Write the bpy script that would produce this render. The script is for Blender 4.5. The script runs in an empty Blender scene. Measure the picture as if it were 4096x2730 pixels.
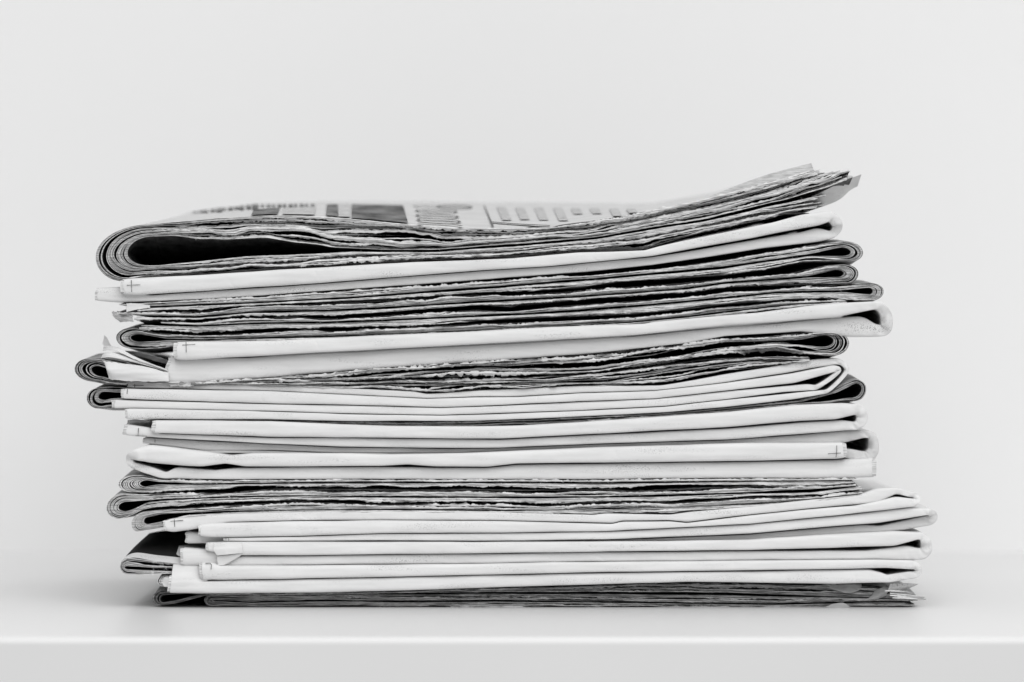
import bpy, math
import numpy as np

# ------------------------------------------------------------------ camera
PW, PH = 4096.0, 2730.0                     # photograph size in pixels
DIST = 1.80                                 # camera to the front of the stack (m)
FPX = DIST * 4096.0 / 0.420                 # the frame is about 42 cm wide at the stack
HORIZON = 1310.0                            # pixel row of eye level (near the middle of the stack)
TILT = math.atan((PH / 2 - HORIZON) / FPX)
CA, SA = math.cos(TILT), math.sin(TILT)

def ray(X, Y):
    dx = np.asarray(X, float) - PW / 2
    up = PH / 2 - np.asarray(Y, float)
    return dx, FPX * CA + up * SA, -FPX * SA + up * CA

_r = ray(2048, 2430)
CAM_Z = -(DIST + 0.009) * _r[2] / _r[1]     # the bottom paper touches the shelf at row 2430

def at(X, Y, y=0.0):
    """pixel -> world (x, z) on the vertical plane at depth y"""
    dx, dy, dz = ray(X, Y)
    k = (DIST + np.asarray(y, float)) / dy
    return dx * k, CAM_Z + dz * k

scene = bpy.context.scene
COL = scene.collection
cam = bpy.data.cameras.new('camera')
cam.sensor_width = 36.0
cam.lens = 36.0 * FPX / PW
cam.clip_start, cam.clip_end = 0.05, 50.0
cam.dof.use_dof = True
cam.dof.focus_distance = DIST
cam.dof.aperture_fstop = 8.0
camo = bpy.data.objects.new('camera', cam)
camo.location = (0, -DIST, CAM_Z)
camo.rotation_euler = (math.pi / 2 - TILT, 0, 0)
COL.objects.link(camo)
scene.camera = camo

# ------------------------------------------------------------------ light
world = bpy.data.worlds.new('World')
scene.world = world
world.use_nodes = True
world.node_tree.nodes['Background'].inputs[0].default_value = (1, 1, 1, 1)
world.node_tree.nodes['Background'].inputs[1].default_value = 0.45

def area_light(name, loc, target, size, power):
    d = bpy.data.lights.new(name, 'AREA')
    d.shape = 'RECTANGLE'
    d.size, d.size_y = size
    d.energy = power
    o = bpy.data.objects.new(name, d)
    COL.objects.link(o)
    o.location = loc
    import mathutils
    v = mathutils.Vector(target) - mathutils.Vector(loc)
    o.rotation_euler = v.to_track_quat('-Z', 'Y').to_euler()
    return o

area_light('softbox_key', (0.45, -2.8, 2.2), (0, 0.0, 0.10), (3.6, 2.4), 96.0)
area_light('softbox_top', (-0.1, -0.1, 2.9), (0, 0.05, 0.0), (3.0, 2.0), 20.0)

scene.view_settings.view_transform = 'Standard'
scene.view_settings.look = 'None'
scene.view_settings.exposure = 0.0
scene.view_settings.gamma = 1.0
scene.view_settings.use_curve_mapping = False
scene.render.engine = 'CYCLES'
scene.cycles.max_bounces = 8
scene.cycles.diffuse_bounces = 5

# ------------------------------------------------------------------ materials
def new_mat(name):
    m = bpy.data.materials.new(name)
    m.use_nodes = True
    nt = m.node_tree
    return m, nt, nt.nodes['Principled BSDF']

def mottled(name, lo, hi, scale=(400, 400, 400), rough=0.75, bump=0.0, speck=0.0, speck_col=0.12, spec=0.25):
    """paper: two greys mixed by noise, optional ink specks and fine relief"""
    m, nt, b = new_mat(name)
    N, L = nt.nodes, nt.links
    tc = N.new('ShaderNodeTexCoord')
    mp = N.new('ShaderNodeMapping'); mp.inputs['Scale'].default_value = scale
    L.new(tc.outputs['Object'], mp.inputs['Vector'])
    n1 = N.new('ShaderNodeTexNoise'); n1.inputs['Scale'].default_value = 1.0
    n1.inputs['Detail'].default_value = 5.0
    L.new(mp.outputs[0], n1.inputs['Vector'])
    r = N.new('ShaderNodeValToRGB')
    r.color_ramp.elements[0].position = 0.32; r.color_ramp.elements[1].position = 0.68
    r.color_ramp.elements[0].color = (lo, lo, lo, 1); r.color_ramp.elements[1].color = (hi, hi, hi, 1)
    L.new(n1.outputs['Fac'], r.inputs[0])
    col = r.outputs[0]
    if speck > 0:
        n2 = N.new('ShaderNodeTexNoise'); n2.inputs['Scale'].default_value = 2600.0
        n2.inputs['Detail'].default_value = 3.0
        L.new(tc.outputs['Object'], n2.inputs['Vector'])
        mp3 = N.new('ShaderNodeMapping'); mp3.inputs['Scale'].default_value = (30, 60, 220)
        L.new(tc.outputs['Object'], mp3.inputs['Vector'])
        n3 = N.new('ShaderNodeTexNoise'); n3.inputs['Scale'].default_value = 1.0
        n3.inputs['Detail'].default_value = 2.0
        L.new(mp3.outputs[0], n3.inputs['Vector'])
        m3 = N.new('ShaderNodeMapRange'); m3.inputs[1].default_value = 0.54; m3.inputs[2].default_value = 0.76
        L.new(n3.outputs['Fac'], m3.inputs[0])
        m2 = N.new('ShaderNodeMapRange'); m2.inputs[1].default_value = 0.53; m2.inputs[2].default_value = 0.66
        L.new(n2.outputs['Fac'], m2.inputs[0])
        mu = N.new('ShaderNodeMath'); mu.operation = 'MULTIPLY'
        L.new(m2.outputs[0], mu.inputs[0]); L.new(m3.outputs[0], mu.inputs[1])
        mu2 = N.new('ShaderNodeMath'); mu2.operation = 'MULTIPLY'; mu2.inputs[1].default_value = speck
        L.new(mu.outputs[0], mu2.inputs[0])
        mx = N.new('ShaderNodeMixRGB'); mx.inputs[2].default_value = (speck_col,) * 3 + (1,)
        L.new(mu2.outputs[0], mx.inputs[0]); L.new(col, mx.inputs[1])
        col = mx.outputs[0]
    L.new(col, b.inputs['Base Color'])
    b.inputs['Roughness'].default_value = rough
    b.inputs['Specular IOR Level'].default_value = spec
    if bump > 0:
        nb = N.new('ShaderNodeTexNoise'); nb.inputs['Scale'].default_value = 700.0; nb.inputs['Detail'].default_value = 4.0
        L.new(tc.outputs['Object'], nb.inputs['Vector'])
        bp = N.new('ShaderNodeBump'); bp.inputs['Strength'].default_value = bump; bp.inputs['Distance'].default_value = 0.0002
        L.new(nb.outputs['Fac'], bp.inputs['Height'])
        L.new(bp.outputs[0], b.inputs['Normal'])
    return m

M_PAPER = mottled('newsprint_blank', 0.66, 0.75, (40, 60, 420), 0.65, 0.22, 0.8)
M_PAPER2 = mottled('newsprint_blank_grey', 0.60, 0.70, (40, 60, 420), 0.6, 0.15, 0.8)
M_EDGE = mottled('newsprint_cut_edge', 0.40, 0.84, (170, 170, 2400), 0.9, 0.0)
M_EDGE2 = mottled('newsprint_cut_edge_grey', 0.28, 0.60, (170, 170, 2400), 0.9, 0.0)  # greyer edge: uneven sheet tone, and recess shade put into the colour
M_EDGE3 = mottled('newsprint_cut_edge_dark', 0.12, 0.36, (170, 170, 2400), 0.9, 0.0)  # darkest edge: shade of grooves and overhangs painted into the colour, besides sheet tone
M_PRINT_SHADED = mottled('newsprint_printed_shaded', 0.02, 0.12, (250, 90, 250), 0.8, 0.0)  # printed inner faces, blackened so the shade of gaps sits in the colour
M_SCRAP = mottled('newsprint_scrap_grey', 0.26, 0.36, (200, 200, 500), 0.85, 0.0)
M_OUTER = mottled('newsprint_outer_page', 0.22, 0.42, (150, 60, 150), 0.8, 0.0)  # outer faces darkened: shade of the gaps between papers put into the colour
M_FACE = mottled('newsprint_front_page', 0.50, 0.57, (80, 80, 80), 0.7, 0.0)
M_DARK = mottled('newsprint_dark_picture', 0.006, 0.03, (70, 40, 200), 0.7, 0.0, spec=0.1)
M_INK = mottled('printing_ink', 0.07, 0.15, (300, 300, 300), 0.8, 0.0)
M_INK2 = mottled('printing_ink_halftone', 0.03, 0.20, (110, 30, 110), 0.8, 0.0)
M_INK3 = mottled('printing_ink_small_text', 0.26, 0.58, (260, 500, 260), 0.8, 0.0)
M_SHELF = mottled('white_lacquered_board', 0.70, 0.73, (3, 3, 3), 0.35, 0.0, spec=0.3)
M_WALL = mottled('white_wall_paint', 0.805, 0.82, (2, 2, 2), 0.8, 0.0)

# ------------------------------------------------------------------ helpers
rng = np.random.default_rng(11)

def noise1(s, scale, seed):
    """smooth 1-D value noise in [-1, 1]"""
    s = np.asarray(s, float) / scale
    g = np.random.default_rng(int(seed) * 7919 + 13).uniform(-1, 1, 4099)
    i = np.floor(s).astype(int)
    f = s - i
    f = f * f * (3 - 2 * f)
    return g[i % 4099] * (1 - f) + g[(i + 1) % 4099] * f

def crease(s, scale, seed):
    """like noise1 but with straight runs and sharp folds, as in creased paper"""
    s = np.asarray(s, float) / scale
    g = np.random.default_rng(int(seed) * 7919 + 13).uniform(-1, 1, 4099)
    i = np.floor(s).astype(int)
    f = s - i
    return g[i % 4099] * (1 - f) + g[(i + 1) % 4099] * f

def pts(txt):
    a = np.array([[float(v) for v in p.split(',')] for p in txt.split()])
    return a[np.argsort(a[:, 0], kind='stable')]

def curve(P, x, smooth=14.0):
    """interpolated boundary, slightly rounded at the traced corners"""
    acc = 0
    for o, w in ((-1, .25), (-.5, .25), (0, 0.0), (.5, .25), (1, .25)):
        acc = acc + w * np.interp(np.asarray(x) + o * smooth, P[:, 0], P[:, 1])
    return acc

def add_obj(name, me, parent=None, loc=None):
    o = bpy.data.objects.new(name, me)
    COL.objects.link(o)
    if parent is not None:
        o.parent = parent
        o.location = [-v for v in parent.location]
    return o

def grid_obj(name, P, mats, parent, rowmat=None, smooth=True):
    """P: (rows, cols, 3) vertex grid -> one mesh object"""
    R, M, _ = P.shape
    idx = np.arange(R * M).reshape(R, M)
    q = np.stack([idx[:-1, :-1], idx[:-1, 1:], idx[1:, 1:], idx[1:, :-1]], -1).reshape(-1, 4)
    me = bpy.data.meshes.new(name)
    nf = len(q)
    me.vertices.add(R * M); me.loops.add(nf * 4); me.polygons.add(nf)
    me.vertices.foreach_set('co', P.reshape(-1).astype(np.float32))
    me.loops.foreach_set('vertex_index', q.reshape(-1).astype(np.int32))
    me.polygons.foreach_set('loop_start', np.arange(0, nf * 4, 4, dtype=np.int32))
    me.polygons.foreach_set('loop_total', np.full(nf, 4, np.int32))
    me.polygons.foreach_set('use_smooth', np.full(nf, smooth))
    for m in mats:
        me.materials.append(m)
    if rowmat is not None:
        me.polygons.foreach_set('material_index', np.repeat(np.array(rowmat, np.int32), M - 1))
    me.update()
    me.validate()
    return add_obj(name, me, parent)

def tri_obj(name, V, F, mat, parent):
    me = bpy.data.meshes.new(name)
    me.from_pydata([tuple(v) for v in V], [], F)
    me.materials.append(mat)
    me.update()
    return add_obj(name, me, parent)

def thing(label, X, Y, y):
    o = bpy.data.objects.new('newspaper', None)
    COL.objects.link(o)
    x, z = at(X, Y, y)
    o.location = (float(x), y, float(z))
    o.empty_display_size = 0.01
    o['label'] = label
    o['category'] = 'newspaper'
    o['group'] = 'newspapers in the stack'
    return o

PX = 0.42 / 4096.0          # metres per photograph pixel at the stack
DEPTH = 0.215
SEED = [100]

def nseed():
    SEED[0] += 1
    return SEED[0]

# ------------------------------------------------------------------ a newspaper seen at its cut edges
def cut_paper(label, side, ut, ub, lt, lb, ext, xau, xal, ym, ends, n, y0=0.0,
              slits=(), edge=None, crest=None, rec=1.0, lift=None, fuzz=1.0, first=None, thick=0.96, major=0.2, gap=11.0, seam=(2.8, 3.2), jit=5.0,
              groove=(1.9, 1.9), creep=0.0030, hollow=(), wav=1.2):
    """Nested pages, each folded once at the left or right.  ut/ub/lt/lb trace the top and bottom
    of the upper and lower halves; ext, xau, xal, ym are (outer, inner) values at the fold."""
    ut, ub, lt, lb = map(pts, (ut, ub, lt, lb))
    sgn = -1.0 if side == 'L' else 1.0
    u0, u1, l0, l1 = (lambda x: curve(ut, x)), (lambda x: curve(ub, x)), (lambda x: curve(lt, x)), (lambda x: curve(lb, x))
    def inset(P, other, d):
        Q = P.copy()
        room = np.abs(other(P[:, 0]) - P[:, 1])
        Q[:, 1] += np.sign(d) * np.minimum(abs(d), 0.22 * room)
        return Q
    ut, ub, lt, lb = inset(ut, u1, seam[0]), inset(ub, u0, -seam[1]), inset(lt, l1, seam[1]), inset(lb, l0, -seam[0])
    root = thing(label, (ext[0] + ends[0][0]) / 2, lb[:, 1].max(), y0)
    STEP = 4.5
    mu = int(abs(ends[0][0] - xau[0]) / STEP) + 2
    ml = int(abs(ends[1][0] - xal[0]) / STEP) + 2
    ma = 60
    sd = nseed()
    f = np.linspace(0, 1, n)
    tot = mu + 2 * ma + ml
    # running length (px) used for the noises, and thickness of the bundle of pages along it
    sp = np.concatenate([np.arange(mu) * STEP, mu * STEP + np.arange(2 * ma) * 1.5, mu * STEP + ma * 3 + np.arange(ml) * STEP])
    xU = np.linspace(ends[0][0], xau[0], mu); xL = np.linspace(xal[0], ends[1][0], ml)
    TU = np.maximum(curve(ub, xU) - curve(ut, xU), 1.5); TL = np.maximum(curve(lb, xL) - curve(lt, xL), 1.5)
    TA = np.interp(np.linspace(0, 1, 2 * ma), [0, .5, 1], [TU[-1], abs(ext[1] - ext[0]), TL[0]])
    T = np.concatenate([TU, TA, TL])
    arcw = np.concatenate([np.exp(-(mu - 1 - np.arange(mu)) / 30.0), np.ones(2 * ma), np.exp(-np.arange(ml) / 30.0)])
    # page widths, and slits that open and close between the pages
    W = np.array([np.exp(0.35 * noise1(sp, 240, sd * 31 + k) + 0.25 * noise1([k * 1.7], 1, sd * 5)[0]) for k in range(n)])
    nmaj = max(1, int(round((n - 1) * major)))
    order = np.random.default_rng(sd + 5).permutation(np.arange(2, n))
    maj = set(order[:nmaj].tolist())
    S = np.zeros((n + 1, tot))
    xall = np.concatenate([xU, np.full(2 * ma, ext[0]), xL])
    isu = np.concatenate([np.ones(mu), np.zeros(2 * ma + ml)])
    isl = np.concatenate([np.zeros(mu + 2 * ma), np.ones(ml)])
    for k in range(1, n):
        q = 0.7 * noise1(sp, 330, sd * 71 + k) + 0.5 * noise1(sp, 95, sd * 73 + k)
        if k in maj:
            g = np.clip(q + 0.22, 0, 1) * gap
        else:
            g = np.clip(q - 0.10, 0, 1) * gap * 0.22
        g = g + arcw * np.clip(0.5 + q, 0.1, 1.2) * 0.33 * np.abs(ext[1] - ext[0]) / n
        S[k] = g
    for (h, frac, x0, x1, hgt) in slits:
        k = int(np.clip(round(frac * n), 1, n - 1))
        g = np.clip((xall - x0) / (x1 - x0), 0, 1)
        S[k] += np.sin(g * math.pi) ** 0.7 * hgt * (isu if h == 'u' else isl)
    tots = S.sum(0)
    S = S * np.minimum(1.0, 0.55 * T / np.maximum(tots, 1e-6))
    pagew = W / W.sum(0) * (T - S.sum(0))
    Fo = (np.cumsum(pagew, 0) - pagew + np.cumsum(S[:n], 0)) / T       # outer side of each page
    Fi = Fo + pagew / T                                               # inner side
    tips = []
    bundle = np.cumsum([1 if k in maj else 0 for k in range(n)])
    # how far back each page's front edge stands: the outermost pages are drawn back (a dark groove
    # between papers), then a torn crest, then the pages creep back towards the fold line
    flat = 1 - arcw
    gr_u = np.clip(groove[0] + 1.3 * noise1(sp, 280, sd * 83) + 0.7 * noise1(sp, 70, sd * 89), 0, n - 2)
    gr_l = np.clip(groove[1] + 1.3 * noise1(sp, 280, sd * 97) + 0.7 * noise1(sp, 70, sd * 101), 0, n - 2)
    low = np.concatenate([np.zeros(mu), np.linspace(0, 1, 2 * ma), np.ones(ml)])
    gr = gr_u * (1 - low) + gr_l * low
    YF = []
    for k in range(n):
        d = 0.0100 * np.clip(gr - k, 0, 1)
        d = d + creep * np.clip((k - gr) / n, 0, 1)
        for (h, kc, kw, dep) in hollow:
            cc = kc * n + 1.3 * noise1(sp, 260, sd * 103)
            d = d + dep * np.clip(1.6 - np.abs(k - cc) / (kw * n), 0, 1) * (low < .5 if h == 'u' else low >= .5)
        bk = bundle[k]
        yf = y0 + flat * d + rec * (0.0004 * noise1([bk * 1.9 + 5], 1.0, sd * 3)[0] + 0.0006 * noise1(sp, 420, sd * 43 + bk)
                         + 0.00035 * noise1(sp, 90, sd * 47 + k)) + 0.00018 * noise1(sp, 10, sd * 53 + k)
        YF.append(yf + 0.0004 * arcw)
    for k in range(n):
        fk = f[k]
        e_u = ends[0][0] + (ends[0][1] - ends[0][0]) * fk + jit * noise1([k * 3.3], 1.0, sd)[0]
        e_l = ends[1][0] + (ends[1][1] - ends[1][0]) * fk + jit * noise1([k * 3.7 + 9], 1.0, sd)[0]
        au = xau[0] + (xau[1] - xau[0]) * fk
        al = xal[0] + (xal[1] - xal[0]) * fk
        xu = np.linspace(e_u, au, mu)
        xl = np.linspace(al, e_l, ml)
        Fc = (Fo[k] + Fi[k]) / 2
        Fu, Fa, Fl = Fc[:mu], Fc[mu:mu + 2 * ma], Fc[mu + 2 * ma:]
        a_, b_ = curve(ut, xu), curve(ub, xu)
        yu = a_ + Fu * np.maximum(b_ - a_, 1.5)
        a_, b_ = curve(lt, xl), curve(lb, xl)
        yl = b_ - Fl * np.maximum(b_ - a_, 1.5)
        exk = ext[0] + (ext[1] - ext[0]) * Fa
        ymk = ym[0] + (ym[1] - ym[0]) * Fa
        th = np.linspace(0, math.pi / 2, ma)
        x1 = au + (exk[:ma] - au) * np.sin(th)
        y1 = ymk[:ma] + (yu[-1] - ymk[:ma]) * np.cos(th)
        x2 = al + (exk[ma:] - al) * np.cos(th)
        y2 = ymk[ma:] + (yl[0] - ymk[ma:]) * np.sin(th)
        X = np.concatenate([xu, x1, x2, xl])
        Y = np.concatenate([yu, y1, y2, yl])
        Y = Y + 0.5 * noise1(sp, 40, sd * 41 + k) + (1 - arcw) * wav * noise1(sp, 150, sd * 107 + bundle[k])
        wx, wz = at(X, Y, y0)
        tx, tz = np.gradient(wx), np.gradient(wz)
        l = np.hypot(tx, tz) + 1e-9
        nx, nz = -tz / l * sgn, tx / l * sgn            # outward normal of the page
        t2 = np.maximum(0.5 * thick * pagew[k], 0.5) * PX
        t2 = t2 * (1 - arcw * 0.25)
        crk = (crest is not None and k in crest)
        yf = YF[k] - (0.0006 if crk else 0) * flat
        # ragged, torn lips wherever the neighbouring page stands back or a slit opens
        fine = lambda q: 0.45 * np.abs(noise1(sp, 8, sd * 59 + k * 2 + q)) + 0.55 * np.abs(noise1(sp, 26, sd * 61 + k * 2 + q))
        mult = (0.4 + 0.9 * np.clip(noise1(sp, 210, sd * 79 + k) + 0.35, 0, 1)) * (1 - 0.8 * arcw) * fuzz
        so = np.clip((YF[k - 1] - YF[k]) / 0.0016, 0, 1) if k else 0.0
        si = np.clip((YF[k + 1] - YF[k]) / 0.0016, 0, 1) if k < n - 1 else 0.0
        ro = PX * mult * fine(0) * (1.4 + 0.5 * np.minimum(S[k], 9) + 5.5 * so + (3.0 if crk else 0))
        ri = PX * mult * fine(1) * (1.4 + 0.5 * np.minimum(S[k + 1], 9) + 3.0 * si)
        rows = []
        deep = np.full_like(wx, DEPTH + 0.003 * noise1([k], 1, sd)[0])
        if lift is not None:
            zb = lift(wx)                              # height of the top page at its back edge
            topz = at(X, curve(ut, X), y0)[1]
            wgt = np.concatenate([np.ones(mu), np.linspace(1, 0, ma), np.zeros(ma), np.zeros(ml)])
            dzb = (zb - topz) * wgt * (1 - fk)
            fr = [1.0, 0.75, 0.5, 0.25, 0.1]
        else:
            dzb = 0.0
            fr = [1.0, 0.3]
        # further back the fold is pressed shut: inner pages settle onto the lower half
        gu = np.maximum(curve(lt, xu) - curve(ub, xu), 0)
        ga = max(curve(lt, al) - curve(ub, au), 0)
        shut = np.concatenate([gu, ga * np.cos(th), np.zeros(ma + ml)]) * PX * fk ** 1.5
        # slits are open only near the front edge
        Pn = W / W.sum(0)
        top = lift is not None
        dslit = (np.cumsum(Pn, 0)[k] - Pn[k] / 2 - Fc) * T * PX
        def row(off, y, g=0.0):
            c = min(g / 0.3, 1.0)
            off = off - dslit * c + (0.0019 * c if k == 0 and not top else 0)   # papers bulge shut behind their edges
            return np.stack([wx + nx * off, y, wz + nz * off + dzb * g - shut * c], -1)
        ymarg = yf + 0.0020
        for g in fr:
            rows.append(row(t2, y0 + (deep - y0) * g, g))
        rows.append(row(t2, ymarg))
        rows.append(row(t2 + ro, yf + 0.0002))
        rows.append(row(t2 * 0.5, yf))
        rows.append(row(-t2 * 0.5, yf))
        rows.append(row(-t2 - ri, yf + 0.0002))
        rows.append(row(-t2, ymarg))
        for g in fr[::-1]:
            rows.append(row(-t2, y0 + (deep - y0) * g, g))
        P = np.array(rows)
        nb = len(fr)
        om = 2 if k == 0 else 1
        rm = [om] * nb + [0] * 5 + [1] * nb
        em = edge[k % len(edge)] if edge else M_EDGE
        grid_obj('page', P, [em, M_PRINT_SHADED, first or M_OUTER], root, rm)
        tips.append((wx, yf, wz, nx, nz, np.where(arcw < .5)[0]))
    # torn fibres and tufts along the front edges
    V, F = [], []
    nh = int(240 * fuzz)
    r2 = np.random.default_rng(sd)
    for _ in range(nh):
        wx, yf, wz, nx, nz, ok = tips[r2.integers(0, n)]
        i = r2.choice(ok)
        b = np.array([wx[i], yf[i] - 0.0001, wz[i]])
        if r2.random() < 0.45:
            L = r2.uniform(0.0003, 0.0014); w = r2.uniform(0.00003, 0.00007)
        else:
            L = r2.uniform(0.0001, 0.00045); w = r2.uniform(0.0002, 0.0006)
        a = r2.uniform(-0.9, 0.9)
        s = r2.choice([-1, 1])
        d = np.array([math.sin(a), -r2.uniform(0.2, 0.9), s * math.cos(a)]); d = d / np.linalg.norm(d)
        side_v = np.array([math.cos(a), 0, -s * math.sin(a)]) * w
        j = len(V)
        V += [b - side_v, b + side_v, b + d * L + side_v * 0.3, b + d * L - side_v * 0.3]
        F.append((j, j + 1, j + 2, j + 3))
    if V:
        o = tri_obj('torn_fibres', V, F, (edge or [M_EDGE])[0], root)
        o['kind'] = 'stuff'
    return root

# ------------------------------------------------------------------ a newspaper seen at its rounded spine
BANDS = {}

def spine_paper(label, side, ut, ub, lt, lb, ext, xf, ym, ends, y0=(0.0, 0.0), pl=2.0, pu=2.0,
                mat=None, drop=None, crush=1.0, tap=None, inner=((1, 1),), key=None):
    ut, ub, lt, lb = map(pts, (ut, ub, lt, lb))
    mat = mat or M_PAPER
    sd = nseed()
    y0 = (y0[0] * 1.3, y0[1] * 1.3)
    root = thing(label, (ends[0] + ext) / 2, lb[:, 1].max(), y0[1])
    sgn = -1.0 if side == 'L' else 1.0
    mu = int(abs(ends[0] - xf[0]) / 7) + 2
    ml = int(abs(ends[1] - xf[1]) / 7) + 2
    ma = 34
    xu = np.linspace(ends[0], xf[0], mu)
    xl = np.linspace(xf[1], ends[1], ml)
    au, bu = curve(ut, xu, 8), curve(ub, xu, 8)
    al, bl = curve(lt, xl, 8), curve(lb, xl, 8)
    cu, tu = (au + bu) / 2, np.maximum((bu - au) / 2 - 0.6, 1.5)
    cl, tl = (al + bl) / 2, np.maximum((bl - al) / 2 - 0.6, 1.5)
    ta = tap if tap else 0.5 * (tu[-1] + tl[0]) * 0.9
    ax = ext - sgn * ta
    th = np.linspace(0, math.pi / 2, ma)
    x1 = xf[0] + (ax - xf[0]) * np.sin(th) ** (2 / pu)
    y1 = ym + (cu[-1] - ym) * np.cos(th) ** (2 / pu)
    x2 = xf[1] + (ax - xf[1]) * np.cos(th) ** (2 / pl)
    y2 = ym + (cl[0] - ym) * np.sin(th) ** (2 / pl)
    ts = np.linspace(0, 1, 2 * ma)
    tarc = np.interp(ts, [0, .5, 1], [tu[-1], ta, tl[0]])
    X = np.concatenate([xu, x1, x2, xl]); Y = np.concatenate([cu, y1, y2, cl])
    T = np.concatenate([tu, tarc, tl])
    w = np.concatenate([np.zeros(mu), np.sin(ts * math.pi), np.zeros(ml)])
    near = np.concatenate([np.exp(-np.abs(xu - xf[0]) / 90), np.ones(2 * ma), np.exp(-np.abs(xl - xf[1]) / 90)])
    sp = np.concatenate([xu, xf[0] + sgn * np.arange(2 * ma) * 2.0, xf[0] + sgn * (4.0 * ma + np.abs(xl - xf[1]))]) * sgn + 20000
    yy = np.concatenate([np.full(mu, y0[0]), np.interp(ts, [0, 1], y0), np.full(ml, y0[1])])
    upper = np.concatenate([np.ones(mu + ma), np.zeros(ma + ml)])
    # resample evenly along the path and round the joints with the fold
    L = np.concatenate([[0], np.cumsum(np.hypot(np.diff(X), np.diff(Y)) + 1e-6)])
    u = np.linspace(0, L[-1], int(L[-1] / 4.5))
    X, Y, T, w, near, sp, yy, upper = [np.interp(u, L, q) for q in (X, Y, T, w, near, sp, yy, upper)]
    def box(q, k):
        return np.convolve(np.pad(q, k // 2, 'edge'), np.ones(k) / k, 'valid')
    nw = np.clip(near * 1.6, 0, 1)
    for q, kk in ((X, 5), (Y, 5), (T, 9)):
        q[:] = q * (1 - nw) + box(box(q, kk), 3) * nw
    end = np.minimum(u, L[-1] - u)
    fade = np.clip(end / 60, 0, 1)
    Y = Y + fade * (1 - nw) * (0.55 * crease(sp, 150, sd + 31) + 0.25 * crease(sp, 60, sd + 33))
    T = T * (1 + fade * 0.025 * crease(sp, 110, sd + 35))
    wx, wz = at(X, Y, yy)
    # de-duplicate steps for the tangent
    tx, tz = np.gradient(wx), np.gradient(wz)
    tx = np.convolve(np.pad(tx, 2, 'edge'), np.ones(5) / 5, 'valid')
    tz = np.convolve(np.pad(tz, 2, 'edge'), np.ones(5) / 5, 'valid')
    l = np.hypot(tx, tz) + 1e-12
    if sgn > 0:
        nx, nz = -tz / l, tx / l                      # outward (up in the upper half)
    else:
        nx, nz = tz / l, -tx / l
    T = T * PX
    T = T * (1 - 0.10 * crush * w)
    yy = yy + 0.0003 * noise1(sp, 160, sd) + 0.0003 * near * noise1(sp, 34, sd + 1)
    pinch = 0.0010 * crush * np.clip(1 - np.abs(w - 1) / 0.06, 0, 1) + 0.0005 * crush * np.clip(1 - np.abs(w - 0.55) / 0.12, 0, 1)
    ph = np.radians(np.array([90, 82, 74, 66, 57, 48, 38, 28, 18, 9, 0, -9, -18, -28, -38, -48, -57, -66, -74, -82, -90]))
    rows = []
    rd = np.random.default_rng(sd + 77)
    lo_, hi_ = sp.min(), sp.max()
    dl = [(rd.uniform(lo_, hi_), rd.uniform(-5, 5), rd.uniform(4, 11), rd.uniform(.00008, .00030), rd.integers(2, 19), rd.uniform(3, 9)) for _ in range(26)]
    def dents(q, i):
        """short creases and dents in the folded edge"""
        o = 0.0
        for (c0, sl, wd, am, ic, iw) in dl:
            o = o + am * np.clip(1 - np.abs(q - c0 - sl * (i - ic)) / wd, 0, 1) * max(0.0, 1 - abs(i - ic) / iw)
        return o
    def section(sc, dy, cut=0.0):
        rows = []
        t = T * sc
        r = np.minimum(t * 0.70, 0.0024)
        rows.append(np.stack([wx + nx * t, np.full_like(wx, DEPTH), wz + nz * t], -1))
        rows.append(np.stack([wx + nx * t, yy + dy + r * 2.2 + 0.002, wz + nz * t], -1))
        p = 3.0
        for i, a in enumerate(ph):
            s, c = math.sin(a), math.cos(a)
            nn = np.sign(s) * abs(s) ** (2 / p)
            dd = 1 - abs(c) ** (2 / p)
            wob = 0.00008 * noise1(sp + 40 * a, 60, sd + 3) + dents(sp, i) + near ** 2 * (0.00060 * crease(sp + 2.6 * i, 30, sd + 4) + 0.00035 * crease(sp - 3.4 * i, 17, sd + 6)) + pinch * (0.25 + max(0.0, -s))
            # gusset: the inside of the turn is pushed back and creased
            gus = crush * w * t * (0.40 * max(0.0, -s) + 0.10 * abs(math.sin(a * 3)))
            rows.append(np.stack([wx + nx * (t * nn), yy + dy + r * dd + wob + gus, wz + nz * (t * nn)], -1))
        rows.append(np.stack([wx - nx * t, yy + dy + r * 2.2 + 0.002, wz - nz * t], -1))
        rows.append(np.stack([wx - nx * t, np.full_like(wx, DEPTH), wz - nz * t], -1))
        return np.array(rows)
    P = section(1.0, 0.0)
    if drop is not None:                              # the bulge at the fold flattens towards the back
        dz = np.interp(X, drop[0], drop[1]) * PX * upper
        P[0, :, 2] -= dz; P[-1, :, 2] -= dz
    # slightly uneven, torn ends
    R = P.shape[0]
    for e, d in ((0, 1), (-1, 1)):
        j = np.arange(R)
        P[:, e, 0] += 0.0004 * noise1(j * 1.0, 3.7, sd + 7 + e)
    grid_obj('cover_page', P, [mat], root)
    # inner pages showing as steps at the open ends
    for half in (0, 1):
        xs = xu if half == 0 else xl[::-1]
        base = ends[half]
        for q in range(2):
            off = -sgn * (4 + 7 * q + 5 * rng.random())
            nn = 14
            k0 = 0 if half == 0 else len(wx) - 1
            idx = np.arange(nn) if half == 0 else np.arange(len(wx) - nn, len(wx))
            Q = section(0.95 - 0.07 * q, 0.00025 + 0.0002 * q)[:, idx]
            col = 0 if half == 0 else -1
            Q[:, col, 0] += off * PX
            j = np.arange(R)
            Q[:, col, 0] += 0.0003 * noise1(j * 1.0, 4.1, sd + 17 + q + half * 5)
            grid_obj('page', Q, [M_EDGE], root)
    if key:
        BANDS[key] = (root, ut, ub, lt, lb, y0)
    return root

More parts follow.
